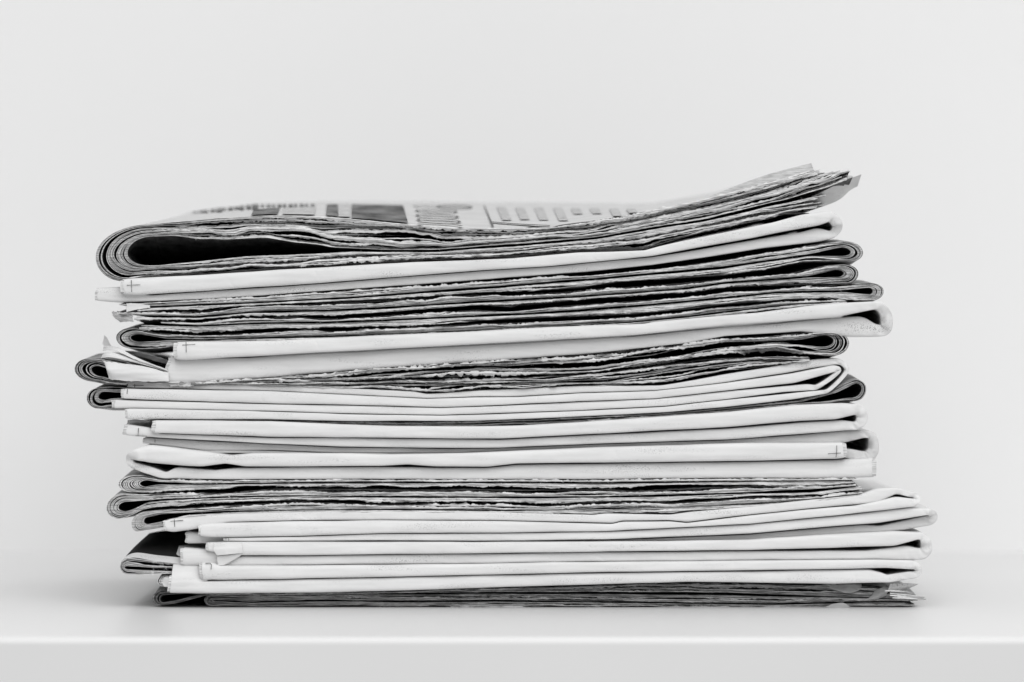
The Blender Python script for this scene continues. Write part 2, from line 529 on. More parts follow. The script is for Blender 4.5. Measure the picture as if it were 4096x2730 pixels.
def mark(key, half, segs, width=2.9):
    """printed registration lines on the spine, laid on its rounded surface"""
    root, ut, ub, lt, lb, y0 = BANDS[key]
    t_, b_ = (ut, ub) if half == 'u' else (lt, lb)
    yb = y0[0 if half == 'u' else 1]
    for seg in segs:
        seg = np.array(seg, float)
        d = np.linalg.norm(np.diff(seg, axis=0), axis=1); s = np.concatenate([[0], np.cumsum(d)])
        u = np.linspace(0, s[-1], 16)
        X = np.interp(u, s, seg[:, 0]); Y = np.interp(u, s, seg[:, 1])
        gx, gy = np.gradient(X), np.gradient(Y); l = np.hypot(gx, gy)
        wv = width * (0.8 + 0.25 * noise1(u, 9, nseed()))
        rows = []
        for sg in (-.5, .5):
            xx, yy = X - gy / l * wv * sg, Y + gx / l * wv * sg
            a, b = curve(t_, xx, 8), curve(b_, xx, 8)
            c, t = (a + b) / 2, np.maximum((b - a) / 2 - 0.6, 1.5)
            n = np.clip(np.abs(yy - c) / t, 0, 0.985)
            p = 3.0
            dd = 1 - (1 - n ** p) ** (1 / p)
            dep = yb + np.minimum(t * PX * 0.70, 0.0024) * dd - 0.00062
            x, z = at(xx, yy, dep)
            rows.append(np.stack([x, dep, z], -1))
        grid_obj('registration_mark', np.array(rows), [M_INK], root)

def patch(name, root, ctrl, mat, res=(20, 40), rag=0.0, wob=0.0, thick=0.00012, sharp=False):
    """curved sheet through a grid of (X, Y, depth) control points"""
    C = np.array(ctrl, float)
    R, M, _ = C.shape
    def up(A, n, ax):
        m = A.shape[ax]
        t = np.linspace(0, m - 1, n)
        i = np.clip(np.floor(t).astype(int), 0, m - 2); f = t - i
        A = np.moveaxis(A, ax, 0)
        p = [A[np.clip(i + k, 0, m - 1)] for k in (-1, 0, 1, 2)]
        f = f.reshape((-1,) + (1,) * (A.ndim - 1))
        if sharp:
            o = p[1] * (1 - f) + p[2] * f
        else:
            o = 0.5 * (2 * p[1] + (p[2] - p[0]) * f + (2 * p[0] - 5 * p[1] + 4 * p[2] - p[3]) * f ** 2 + (3 * p[1] - p[0] - 3 * p[2] + p[3]) * f ** 3)
        return np.moveaxis(o, 0, ax)
    G = up(up(C, res[0], 0), res[1], 1)
    sd = nseed()
    if rag:
        j = np.arange(res[1])
        for e in (0, -1):
            G[e, :, 1] += rag * (noise1(j, 1.3, sd + e + 3) + 0.6 * noise1(j, 5, sd + e + 9))
        j = np.arange(res[0])
        for e in (0, -1):
            G[:, e, 0] += rag * noise1(j, 1.4, sd + e + 23)
    if wob:
        a, b = np.meshgrid(np.arange(res[1]), np.arange(res[0]))
        G[:, :, 2] += wob * (noise1(a + 3 * b, 9, sd) + noise1(a * .5 - 2 * b, 7, sd + 1))
    x, z = at(G[:, :, 0], G[:, :, 1], G[:, :, 2])
    o = grid_obj(name, np.stack([x, G[:, :, 2], z], -1), [mat], root)
    if thick:
        md = o.modifiers.new('thickness', 'SOLIDIFY'); md.thickness = thick; md.offset = 0
    return o

# ------------------------------------------------------------------ the setting
def profile_struct(name, prof, x0, x1, mat):
    prof = np.array(prof)
    P = np.zeros((len(prof), 2, 3))
    P[:, 0, 0], P[:, 1, 0] = x0, x1
    P[:, :, 1] = prof[:, None, 0]; P[:, :, 2] = prof[:, None, 1]
    o = grid_obj(name, P, [mat], None, smooth=True)
    o['kind'] = 'structure'
    return o

_r = ray(2048, 2550)
FRONT = -CAM_Z * _r[1] / _r[2] - DIST       # the shelf's front edge, from its row in the photograph
rr = 0.0026
arc = [(FRONT + rr - rr * math.cos(a), -rr + rr * math.sin(a)) for a in np.linspace(0, math.pi / 2, 9)]
shelf = profile_struct('shelf', [(0.46, -0.045), (FRONT, -0.045), (FRONT, -0.040)] + arc + [(-0.05, 0), (0.05, 0), (0.46, 0)], -1.2, 1.2, M_SHELF)
shelf['label'] = 'white board shelf under the newspaper stack'
for p in shelf.data.polygons:
    p.use_smooth = False
wall = profile_struct('wall', [(0.45, -0.6), (0.45, 2.6)], -2.0, 2.0, M_WALL)

# ------------------------------------------------------------------ the stack, from the top
E, E2, E3 = M_EDGE, M_EDGE2, M_EDGE3

zx = pts('560,900 640,885 700,862 900,832 1050,814 1300,806 1700,806 2200,812 2500,815 2620,812 2865,770 3100,702 3245,654')
_bx, _bz = at(zx[:, 0], zx[:, 1], DEPTH)
def top_lift(wx):
    return np.interp(wx, _bx, _bz)

P1 = cut_paper('topmost newspaper with big black loop at left and page corners fanning up at right', 'L',
    '535,906 650,888 875,872 1087,860 1280,863 1412,876 1625,895 1837,908 2050,913 2200,910 2312,895 2482,869 2652,831 2865,784 3100,723 3262,676 3440,632',
    '603,950 696,946 790,959 917,960 1066,955 1172,972 1280,983 1327,993 1548,1003 1727,1003 1837,995 2050,980 2100,976 2397,950 2610,912 2822,878 3100,810 3140,804 3320,749 3440,702',
    '556,1059 620,1060 790,1044 960,1026 1130,1018 1280,1012 1412,1004 1548,1007 1727,1007 1837,999 2050,985 2397,954 2610,917 2822,883 3100,818 3140,812 3300,775',
    '450,1127 488,1131 520,1122 577,1111 917,1094 1200,1071 1455,1058 1752,1041 2050,1032 2312,1009 2580,1000 2652,976 2822,929 2992,895 3100,872 3140,858 3215,856',
    (382, 509), (600, 612), (492, 590), (1030, 1014), ((3265, 3400), (3215, 3300)), 24, -0.001,
    slits=[('u', .55, 1240, 1900, 30), ('u', .75, 1050, 1420, 12), ('l', .45, 1050, 1700, 12), ('l', .3, 2050, 2500, 14), ('l', .65, 2600, 3100, 14), ('u', .3, 2500, 3200, 10)],
    edge=[E], crest=(4, 15, 16), lift=top_lift, first=M_FACE, fuzz=1.2, jit=45.0, groove=(0.0, 5.0), major=0.3, gap=16.0,
    hollow=[('u', .3, .10, .006), ('l', .55, .10, .008), ('u', .85, .06, .005)])

P2 = spine_paper('blank-spined newspaper just under the topmost one, with dark pinched fold at right', 'R',
    '492,1118 518,1114 790,1101 1200,1074 1625,1050 2050,1033 2312,1011 2580,1002 2640,985 2737,963 3100,889 3208,858 3310,844 3337,846',
    '492,1178 535,1182 960,1154 1280,1133 1625,1105 1922,1082 2200,1065 2355,1050 2610,1025 2822,986 3004,953 3140,926 3276,902 3324,884',
    '390,1152 480,1146 535,1162 600,1182 960,1157 1280,1136 1625,1108 1922,1085 2200,1068 2355,1053 2610,1029 2800,998 3038,957 3208,929 3273,911 3327,926',
    '390,1205 484,1212 790,1199 1045,1184 1200,1171 1625,1142 1922,1120 2200,1099 2355,1088 2610,1061 2800,1033 3038,996 3290,966 3344,950',
    3378, (3322, 3326), 905, (494, 392), (-0.0028, 0.0008), pu=1.35, pl=1.35, tap=24, key='p2')

P3 = cut_paper('torn-edged newspaper directly under the upper blank spine, rounded fold with narrow cavity at right', 'R',
    '480,1214 790,1201 1045,1187 1200,1175 1625,1147 1922,1127 2200,1107 2355,1103 2610,1077 2900,1037 3104,1003 3308,967 3376,961',
    '480,1232 790,1220 1000,1213 1383,1192 1900,1154 2410,1113 2900,1069 3104,1039 3240,1020 3359,993',
    '480,1236 790,1222 1000,1215 1383,1194 1900,1157 2410,1116 2900,1072 3104,1041 3240,1022 3359,1022',
    '480,1250 790,1238 1000,1221 1383,1206 1651,1193 1900,1174 2197,1162 2325,1153 2474,1130 2900,1103 3070,1079 3206,1050 3342,1050 3400,1052',
    (3454, 3403), (3376, 3368), (3400, 3368), (1012, 1010), ((472, 510), (545, 548)), 11, 0.0005, edge=[E2] + [E] * 9, crest=(2,), groove=(1.9, 2.8))

P4 = cut_paper('torn-edged newspaper second of the three right-folded ones below the upper blank spine', 'R',
    '450,1247 560,1247 790,1243 1000,1226 1383,1206 1651,1193 1900,1176 2070,1180 2325,1160 2580,1142 2900,1115 3104,1098 3172,1089 3308,1059 3376,1056',
    '450,1262 790,1268 1000,1250 1383,1239 1651,1225 1900,1208 2197,1192 2495,1175 2750,1152 2900,1130 3104,1117 3240,1106 3352,1081',
    '450,1266 790,1270 1000,1252 1383,1241 1651,1227 1900,1211 2197,1195 2495,1178 2750,1155 2900,1133 3104,1119 3240,1108 3352,1107',
    '450,1284 600,1284 790,1281 1000,1263 1344,1265 1498,1254 1727,1236 1900,1222 2027,1228 2197,1214 2452,1188 2750,1171 2900,1153 3172,1144 3359,1138',
    (3434, 3376), (3380, 3345), (3390, 3345), (1095, 1094), ((455, 540), (540, 545)), 11, 0.0008, edge=[E3, E2, E, E, E, E2, E, E, E], crest=(3,), rec=1.4, groove=(2.8, 2.6))

P5 = cut_paper('torn-edged newspaper lowest of the three right-folded ones above the thick double spine', 'R',
    '640,1283 790,1290 1000,1273 1191,1266 1344,1277 1574,1258 1727,1254 1900,1238 2040,1247 2197,1228 2431,1209 2750,1191 2900,1168 3104,1158 3240,1145 3410,1134 3478,1129',
    '640,1296 790,1303 1000,1293 1344,1288 1651,1276 1900,1264 2325,1242 2900,1191 3104,1170 3376,1164 3471,1154',
    '550,1298 790,1305 1000,1295 1344,1290 1651,1278 1900,1267 2325,1245 2900,1194 3104,1172 3376,1166 3475,1176',
    '550,1318 700,1326 790,1328 1000,1320 1344,1314 1651,1306 1900,1288 2240,1271 2537,1260 2750,1240 2900,1222 3138,1203 3325,1196 3444,1206 3500,1206',
    (3536, 3492), (3480, 3474), (3490, 3478), (1166, 1165), ((640, 650), (552, 570)), 11, 0.0004, edge=[E2] + [E] * 9, crest=(1, 5), groove=(2.6, 1.9))

P6 = cut_paper('torn-edged newspaper with small teardrop loop at left, above the thick double spine', 'L',
    '518,1304 562,1313 620,1330 790,1340 1080,1328 1210,1316 1344,1326 1498,1312 1900,1293 2197,1285 2537,1268 2750,1246 2900,1228 3138,1206 3390,1202',
    '549,1338 620,1350 664,1357 790,1360 1000,1354 1344,1345 1900,1325 2197,1309 2537,1290 2750,1268 2900,1248 3200,1215 3390,1208',
    '538,1366 620,1364 664,1359 790,1362 1000,1357 1344,1348 1900,1326 2197,1311 2537,1292 2750,1270 2900,1250 3200,1217 3390,1210',
    '500,1391 552,1403 620,1401 708,1391 760,1374 1000,1363 1383,1353 1900,1328 2537,1296 2900,1262 3200,1226 3390,1212',
    (464, 521), (535, 560), (535, 556), (1351, 1351), ((3390, 3380), (3390, 3380)), 11, 0.0022, edge=[E3, E2, E, E, E, E, E2, E2, E2], crest=(4,), groove=(2.6, 1.5))

P7 = spine_paper('thickest blank double spine, upper half of the stack, black triangular gap at right fold', 'R',
    '708,1368 1080,1363 1268,1354 1498,1343 1900,1326 2240,1308 2580,1295 2622,1287 2900,1262 3036,1251 3240,1222 3376,1212 3512,1205',
    '708,1440 732,1442 1000,1427 1383,1406 1900,1379 2240,1359 2537,1342 2900,1303 3104,1289 3342,1270 3410,1256 3485,1241 3520,1236',
    '671,1420 700,1436 1000,1431 1383,1409 1900,1382 2240,1363 2537,1346 2900,1309 3104,1295 3308,1275 3444,1266 3505,1300',
    '671,1530 708,1537 824,1529 1080,1510 1230,1496 1498,1477 1900,1447 2325,1419 2750,1374 2900,1345 3206,1328 3396,1348 3478,1351 3540,1345',
    3577, (3510, 3518), 1272, (710, 673), (-0.0034, 0.0012), pu=1.5, pl=4.5, tap=27, key='p7')

P8 = cut_paper('crumpled torn newspaper under the thick double spine, loose fold with round cavity at right', 'R',
    '560,1536 800,1533 900,1527 1080,1513 1383,1489 1498,1478 1900,1450 2325,1421 2750,1377 2900,1348 3104,1341 3240,1327 3330,1325',
    '560,1539 800,1537 1080,1517 1383,1502 1700,1475 1900,1463 2100,1463 2405,1449 2600,1422 2900,1374 3063,1368 3199,1365 3298,1343',
    '560,1541 800,1539 1080,1521 1383,1515 1700,1485 1900,1472 2100,1474 2405,1465 2600,1435 2900,1390 3104,1373 3199,1376 3284,1386',
    '560,1544 800,1542 1080,1527 1383,1522 1600,1516 1900,1505 2150,1500 2405,1485 2700,1445 2900,1418 3100,1410 3300,1428 3340,1427',
    (3398, 3335), (3335, 3298), (3335, 3288), (1372, 1364), ((672, 680), (675, 690)), 8, 0.0022, edge=[E2, E, E, E3, E2, E, E, E2], crest=(6, 2), rec=2.6, fuzz=1.5, groove=(2.0, 2.2), wav=5.0, major=0.5, gap=20.0)

P9 = cut_paper('torn newspaper sticking out farthest left, with ringed loop behind white crumpled flap', 'L',
    '331,1434 399,1431 500,1445 620,1505 700,1528 1080,1530 1383,1525 1600,1518 1900,1508 2100,1515 2410,1492 2700,1455 2900,1430 3100,1425 3240,1434',
    '382,1462 436,1480 600,1518 700,1534 1080,1534 1383,1540 1600,1540 1900,1537 2100,1537 2410,1524 2700,1478 2900,1452 3100,1440 3240,1440',
    '400,1500 436,1513 600,1526 700,1536 1080,1536 1383,1543 1900,1541 2410,1527 2700,1482 2900,1456 3100,1443 3240,1442',
    '365,1526 416,1540 518,1546 600,1530 1080,1539 1383,1554 1651,1564 1708,1574 1900,1563 2325,1543 2650,1535 2900,1488 3070,1468 3240,1448',
    (299, 365), (352, 395), (385, 410), (1478, 1478), ((3240, 3235), (3240, 3230)), 9, 0.0032, edge=[E2, E3, E2, E, E2, E, E, E2, E2], crest=(5,), rec=2.4, groove=(2.6, 2.2), wav=5.0, major=0.4, gap=18.0)

P10 = spine_paper('thin blank-spined newspaper wrapped around another, its fold slanting down at right', 'R',
    '523,1528 620,1528 756,1533 824,1531 1000,1540 1383,1553 1651,1565 1708,1576 1760,1573 1900,1564 2325,1544 2644,1543 2707,1533 2900,1498 3070,1470 3240,1439 3342,1433',
    '523,1552 756,1557 1080,1564 1383,1578 1708,1594 1900,1588 2070,1587 2325,1572 2622,1563 2900,1531 3138,1494 3240,1475 3352,1458',
    '511,1634 654,1634 1080,1647 1383,1657 1765,1663 1900,1659 2325,1644 2665,1627 2900,1601 3206,1569 3305,1560',
    '511,1678 1080,1679 1383,1686 1900,1685 2325,1667 2665,1650 2900,1630 3172,1599 3325,1573',
    3398, (3345, 3306), 1484, (525, 512), (0.0030, 0.0004), pl=1.15, tap=9, key='p10')

P11 = spine_paper('blank-spined newspaper tucked inside the slanting-fold one, with a kinked right end', 'R',
    '494,1555 756,1559 1080,1566 1383,1580 1708,1596 1900,1590 2070,1589 2325,1574 2622,1565 2900,1533 3172,1494 3342,1460',
    '498,1596 654,1603 1080,1615 1383,1620 1765,1630 1900,1626 2325,1606 2622,1595 2900,1564 3070,1545 3172,1534 3342,1488',
    '458,1599 654,1606 1080,1617 1383,1622 1765,1632 1900,1628 2325,1608 2622,1597 2900,1566 3237,1536 3264,1543',
    '458,1635 538,1633 1080,1645 1383,1655 1765,1661 1900,1657 2325,1642 2665,1625 2900,1598 3138,1569 3267,1562',
    3371, (3338, 3262), 1480, (496, 460), (-0.0006, 0.0002), pl=1.15, tap=10, key='p11')

P12 = cut_paper('torn newspaper with dark hook-shaped loop poking out left beside blank spines', 'L',
    '375,1553 433,1545 518,1550 700,1557 1000,1563',
    '416,1570 494,1575 700,1580 1000,1580',
    '416,1602 433,1593 494,1588 700,1600 1000,1600',
    '375,1637 416,1640 458,1638 700,1638 1000,1638',
    (346, 392), (392, 418), (392, 420), (1593, 1590), ((800, 800), (800, 800)), 10, 0.0050, edge=[E2, E, E, E], groove=(.5, .5))

P13 = cut_paper('torn newspaper with open slanted dark loop at right below the kinked spines', 'R',
    '640,1681 1080,1682 1355,1690 1567,1694 1900,1686 2325,1670 2665,1653 2900,1632 3172,1602 3322,1568 3376,1530 3420,1515',
    '640,1683 1080,1684 1567,1698 1900,1694 2325,1678 2665,1660 2900,1640 3200,1612 3352,1574 3425,1534',
    '640,1684 1080,1686 1567,1700 1900,1697 2325,1681 2665,1663 2900,1643 3200,1614 3300,1606 3390,1590',
    '640,1686 1080,1688 1355,1697 1567,1703 1907,1705 2000,1704 2425,1682 2900,1648 3172,1621 3359,1611 3410,1609',
    (3466, 3448), (3424, 3424), (3418, 3405), (1556, 1554), ((640, 640), (640, 640)), 6, 0.0045, edge=[E2, E])

P14 = spine_paper('blank double spine in mid stack with puckered fold at right, below slanted dark loop', 'R',
    '620,1682 1080,1685 1355,1698 1567,1704 1907,1706 2100,1702 2425,1683 2900,1649 3172,1622 3376,1612 3420,1616',
    '620,1734 824,1740 1080,1749 1525,1752 1822,1756 2000,1756 2425,1735 2900,1711 3206,1684 3342,1679 3441,1656',
    '504,1697 600,1712 640,1736 824,1742 1080,1751 1525,1754 1822,1758 2000,1759 2425,1738 2900,1716 3206,1690 3376,1681 3420,1690',
    '504,1742 532,1747 654,1754 1080,1776 1355,1788 1780,1794 2000,1792 2425,1775 2900,1760 3240,1735 3410,1722',
    3478, (3424, 3416), 1668, (621, 506), (-0.0012, 0.0014), tap=27, key='p14')

P15 = spine_paper('shaded recessed blank spine whose tall crushed fold shows at right behind a marked spine', 'R',
    '581,1752 654,1756 1080,1778 1355,1790 1780,1796 2000,1794 2425,1777 2900,1762 3240,1737 3410,1722 3461,1723',
    '593,1776 814,1803 1080,1802 1355,1812 1780,1812 2000,1806 2425,1790 2900,1775 3200,1774 3369,1774 3458,1752',
    '815,1796 1080,1804 1355,1813 2000,1808 3000,1778 3398,1796 3450,1806',
    '815,1813 1080,1815 1355,1818 2000,1812 3000,1785 3398,1835 3480,1868',
    3520, (3466, 3462), 1795, (582, 816), (0.0050, 0.0058), tap=24, pu=3.5, pl=1.6, mat=M_PAPER2, key='p15')  # greyer paper: the recess shade is put into this spine's colour

P17 = spine_paper('blank double spine in mid stack with crumpled fold at left and cross mark at right', 'L',
    '536,1802 584,1780 672,1789 815,1806 920,1823 1012,1814 1200,1813 1355,1814 1567,1819 1865,1814 2100,1803 2425,1790 3000,1774 3360,1771 3400,1771',
    '526,1840 604,1853 740,1865 808,1867 903,1855 978,1867 1200,1867 1525,1865 1631,1859 1737,1867 1950,1869 2064,1856 2425,1852 3000,1845 3340,1838 3400,1831',
    '526,1847 604,1868 665,1891 706,1869 859,1881 944,1873 1200,1870 1525,1869 1631,1870 1737,1872 1950,1872 2064,1860 2425,1856 3000,1848 3340,1841 3490,1832',
    '512,1864 570,1891 645,1915 910,1919 1525,1917 2100,1919 2425,1918 3000,1913 3340,1916 3490,1911',
    499, (552, 548), 1836, (3372, 3490), (-0.0026, 0.0006), tap=16, key='p17')

P18 = cut_paper('torn newspaper under the left-crumpled spine, first of three with loops at left', 'L',
    '495,1906 553,1898 604,1906 655,1918 910,1921 1200,1918 1525,1918 2100,1920 2425,1919 3000,1914 3340,1917 3442,1917',
    '584,1924 638,1932 774,1937 910,1937 1200,1930 1440,1929 2100,1930 2425,1931 3000,1923 3200,1925 3442,1921',
    '570,1947 638,1936 774,1939 1200,1932 2100,1933 2425,1934 3000,1926 3442,1923',
    '512,1972 570,1974 706,1969 910,1961 961,1948 1200,1951 1334,1946 1440,1952 1504,1943 1652,1951 1780,1943 2100,1952 2212,1958 2425,1953 2680,1939 3000,1942 3300,1945 3425,1935',
    (471, 560), (545, 588), (530, 580), (1938, 1935), ((3435, 3425), (3420, 3410)), 11, 0.0012, edge=[E], crest=(2,))

P19 = cut_paper('torn newspaper, middle and longest of three with loops at lower left', 'L',
    '482,1970 570,1977 706,1973 910,1975 1100,1957 1525,1959 1737,1962 1865,1957 2100,1961 2212,1962 2425,1956 2531,1968 3000,1946 3200,1945 3430,1940',
    '502,2011 587,2006 672,1998 910,1989 1200,1984 1525,1988 2100,1990 2425,1988 3000,1972 3200,1962 3400,1948',
    '495,2047 536,2034 587,2008 672,2000 910,1991 1200,1986 1525,1990 2100,1993 2425,1991 3000,1976 3250,1970 3450,1945',
    '475,2081 519,2068 570,2042 638,2030 910,2014 1200,2006 1525,2008 2000,2012 2157,2020 2510,2007 2680,2011 3000,1988 3250,1985 3450,1962',
    (425, 473), (500, 508), (478, 500), (2035, 2033), ((3430, 3400), (3450, 3440)), 10, 0.0008, edge=[E], crest=(0, 1))

P20 = cut_paper('torn newspaper with black hooked loop at left, lowest of three loops above blank spines', 'L',
    '563,2048 604,2042 672,2037 910,2022 1200,2009 1525,2019 2000,2019 2157,2025 2510,2010 2680,2014 3000,1995 3250,1992 3450,1968',
    '584,2074 638,2061 740,2054 910,2047 1200,2043 1525,2039 2000,2044 2212,2047 2425,2035 2680,2036 3000,2018 3250,2002 3450,1976',
    '580,2098 655,2083 740,2060 910,2052 1200,2045 1525,2041 2000,2047 2425,2038 3000,2021 3250,2004 3450,1978',
    '543,2132 604,2122 662,2113 740,2075 910,2058 1200,2047 2000,2050 2370,2059 2425,2053 2680,2058 3000,2026 3250,2006 3450,1980',
    (524, 575), (590, 596), (548, 590), (2098, 2088), ((3450, 3440), (3450, 3440)), 11, 0.0010, edge=[E], crest=(1, 2))

P21 = spine_paper('first of the lowest four blank spines, bent fold at right and cross mark at left', 'R',
    '662,2084 682,2076 910,2056 1200,2048 1525,2046 2000,2050 2370,2060 2425,2054 2680,2060 2765,2049 3000,2027 3204,2003 3340,1989 3442,1979 3510,1954 3578,1950 3650,1967',
    '662,2126 692,2130 801,2115 910,2091 1200,2083 1525,2080 2000,2083 2450,2094 2489,2084 2680,2083 2748,2090 3000,2060 3238,2035 3510,2011 3585,1976 3646,1992',
    '802,2100 835,2093 910,2092 1200,2086 1525,2082 2000,2086 2450,2097 2489,2088 2680,2087 2748,2094 3000,2064 3238,2039 3420,2024 3520,2005 3585,1988 3646,1995',
    '802,2146 835,2151 910,2151 1200,2146 1525,2134 2000,2132 2425,2126 3000,2097 3340,2064 3643,2030',
    3687, (3648, 3644), 1998, (664, 804), (0.0002, -0.0016), tap=13, drop=((3000, 3400, 3700), (20, 85, 90)), key='p21')

P22 = spine_paper('blank spine reaching farthest right, second of the lowest four', 'R',
    '905,2152 1200,2148 1525,2136 2000,2134 2425,2128 3000,2099 3340,2066 3643,2032 3724,2037',
    '910,2166 1200,2165 1525,2163 2000,2165 2425,2159 2637,2151 3000,2136 3340,2106 3510,2094 3714,2061',
    '750,2126 880,2138 930,2158 1525,2164 2000,2165 2425,2161 2637,2154 3000,2139 3340,2109 3460,2101 3520,2104 3600,2087 3714,2063',
    '750,2176 880,2176 930,2170 1525,2168 2000,2168 2425,2166 3000,2158 3340,2137 3612,2122 3700,2106',
    3757, (3716, 3706), 2064, (907, 752), (-0.0002, 0.0040), tap=20, key='p22')

P23 = spine_paper('blank spine with black pinched gap at right, dog-eared at left, third of lowest four', 'R',
    '832,2170 910,2168 1200,2168 2000,2169 2616,2166 3000,2160 3238,2143 3578,2125 3680,2131',
    '832,2206 971,2224 1200,2223 1525,2219 2000,2214 2425,2208 3000,2202 3340,2193 3578,2186 3677,2158',
    '730,2192 850,2200 900,2226 1200,2225 1525,2221 2000,2216 2425,2210 3000,2205 3466,2203 3629,2184 3670,2194',
    '730,2262 856,2265 1200,2261 1900,2255 2197,2249 3000,2242 3306,2239 3510,2238 3646,2242',
    3734, (3684, 3676), 2182, (833, 732), (-0.0012, 0.0012), tap=26, pu=1.6, pl=3.2, key='p23')

P24 = spine_paper('bottom blank spine with tall curled page at left end, resting on dark torn papers', 'R',
    '808,2252 845,2249 870,2264 1200,2263 1900,2257 2197,2251 3000,2244 3510,2240 3646,2243',
    '811,2322 900,2321 1200,2316 1600,2308 1900,2302 2425,2290 3000,2283 3408,2277 3544,2273 3646,2279',
    '682,2300 760,2318 811,2326 900,2323 1200,2318 1900,2304 2425,2293 3000,2286 3476,2279 3530,2293 3551,2304 3558,2299 3639,2286',
    '682,2374 900,2375 1289,2372 1637,2364 2000,2351 2425,2338 2750,2329 3000,2332 3340,2337 3561,2332 3640,2318',
    3692, (3652, 3646), 2286, (810, 684), (-0.0014, -0.0002), tap=15, key='p24')

P25 = cut_paper('newspaper with black printed cover showing at lower left behind the curled page', 'L',
    '502,2230 604,2245 690,2255 800,2258', '502,2266 604,2274 690,2277 800,2280',
    '502,2278 604,2284 690,2287 800,2288', '502,2297 536,2302 640,2297 690,2296 800,2296',
    (480, 497), (508, 510), (512, 512), (2268, 2273), ((800, 800), (800, 800)), 8, 0.0040, edge=[E, E, E2], groove=(0, .3), seam=(0, 1),
    slits=[('u', .4, 490, 700, 8)], first=M_DARK)

P26 = cut_paper('small white loop of newspaper at left between black cover and bottom loop', 'L',
    '650,2303 690,2300 800,2306', '660,2312 690,2309 800,2314', '660,2345 690,2350 800,2350', '655,2350 690,2356 800,2358',
    (628, 650), (664, 672), (666, 674), (2325, 2327), ((800, 800), (800, 800)), 4, 0.0040, edge=[E], groove=(0, 0))

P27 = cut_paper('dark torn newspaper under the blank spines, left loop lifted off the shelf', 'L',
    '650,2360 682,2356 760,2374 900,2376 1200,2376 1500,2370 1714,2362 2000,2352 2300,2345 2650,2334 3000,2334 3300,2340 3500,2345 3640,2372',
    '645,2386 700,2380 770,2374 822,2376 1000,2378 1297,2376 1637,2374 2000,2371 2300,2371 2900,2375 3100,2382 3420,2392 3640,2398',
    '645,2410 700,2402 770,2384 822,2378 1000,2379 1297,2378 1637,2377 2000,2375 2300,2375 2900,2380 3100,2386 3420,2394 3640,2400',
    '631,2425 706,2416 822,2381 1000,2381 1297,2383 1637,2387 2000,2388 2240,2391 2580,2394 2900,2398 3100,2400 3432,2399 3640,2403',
    (609, 640), (650, 655), (636, 652), (2397, 2398), ((3560, 3650), (3640, 3600)), 10, 0.0090, edge=[E3, E3, E2], rec=1.2, groove=(1.0, 0.6), major=0.4, creep=0.0012)  # edges darkened with the overhang's shade put into their colour

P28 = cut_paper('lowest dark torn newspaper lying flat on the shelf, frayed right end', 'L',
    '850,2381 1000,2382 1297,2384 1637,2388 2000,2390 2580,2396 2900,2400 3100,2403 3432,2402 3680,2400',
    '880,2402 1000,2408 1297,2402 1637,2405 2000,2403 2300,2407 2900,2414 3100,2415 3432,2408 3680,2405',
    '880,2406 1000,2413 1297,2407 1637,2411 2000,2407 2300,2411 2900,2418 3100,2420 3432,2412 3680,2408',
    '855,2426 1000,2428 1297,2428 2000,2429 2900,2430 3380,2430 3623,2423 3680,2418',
    (817, 850), (848, 866), (852, 866), (2402, 2404), ((3680, 3640), (3660, 3620)), 8, 0.0090, edge=[E3, E2, E3], rec=1.2, groove=(0.5, 1.6), creep=0.0012, seam=(0.0, 1.6))  # dark edges paint in the overhang shade and the contact line

# ------------------------------------------------------------------ registration marks
mark('p2', 'u', [[(525, 1121), (527, 1169)], [(507, 1142), (561, 1140)]])
mark('p7', 'u', [[(744, 1369), (745, 1411)], [(729, 1381), (781, 1378)]])
mark('p10', 'u', [[(539, 1530), (539, 1551)], [(530, 1542), (575, 1543)]])
mark('p11', 'u', [[(510, 1557), (508, 1577)]])
mark('p14', 'l', [[(554, 1713), (552, 1746)], [(542, 1744), (588, 1746)]])
mark('p15', 'u', [[(620, 1757), (620, 1771)]])
mark('p17', 'u', [[(3347, 1783), (3347, 1805), (3344, 1831)], [(3312, 1816), (3364, 1813)]])
mark('p21', 'u', [[(697, 2078), (699, 2108)], [(682, 2086), (733, 2082)]])
mark('p22', 'u', [[(915, 2153), (915, 2164)]])
mark('p24', 'u', [[(822, 2254), (840, 2253), (846, 2260), (844, 2279)]])

# ------------------------------------------------------------------ loose flaps, curls and torn corners
patch('torn_flap', P8, [[(410, 1443, .002), (446, 1450, -.001), (556, 1463, -.002), (676, 1492, .001)],
                        [(425, 1470, .001), (440, 1484, -.003), (556, 1492, -.003), (676, 1508, .0)],
                        [(437, 1516, .001), (470, 1522, -.002), (556, 1527, -.002), (676, 1527, .0)]], M_PAPER, rag=2.0, wob=.0002)
patch('torn_flap', P8, [[(412, 1417, .006), (446, 1410, .002), (560, 1447, .001), (673, 1484, .002)],
                        [(402, 1437, .006), (443, 1431, .001), (560, 1456, .0), (673, 1488, .002)]], M_PAPER, rag=1.5, wob=.0002)
patch('torn_flap', P8, [[(415, 1385, .008), (470, 1390, .003), (545, 1430, .001), (673, 1482, .001)],
                        [(412, 1404, .008), (455, 1402, .002), (545, 1440, .0), (673, 1486, .001)]], M_PAPER, rag=2.0, wob=.0002)
patch('torn_flap', P8, [[(417, 1342, .02), (428, 1352, .02), (440, 1378, .02)],
                        [(410, 1378, .02), (425, 1385, .02), (450, 1392, .02)]], M_PAPER, rag=2.0)
patch('page', P7, [[(500, 1404, .005), (560, 1410, .004), (640, 1432, .004), (690, 1452, .004)],
                   [(520, 1416, .007), (580, 1432, .006), (640, 1450, .006), (690, 1462, .006)]], M_EDGE3, rag=1.5)
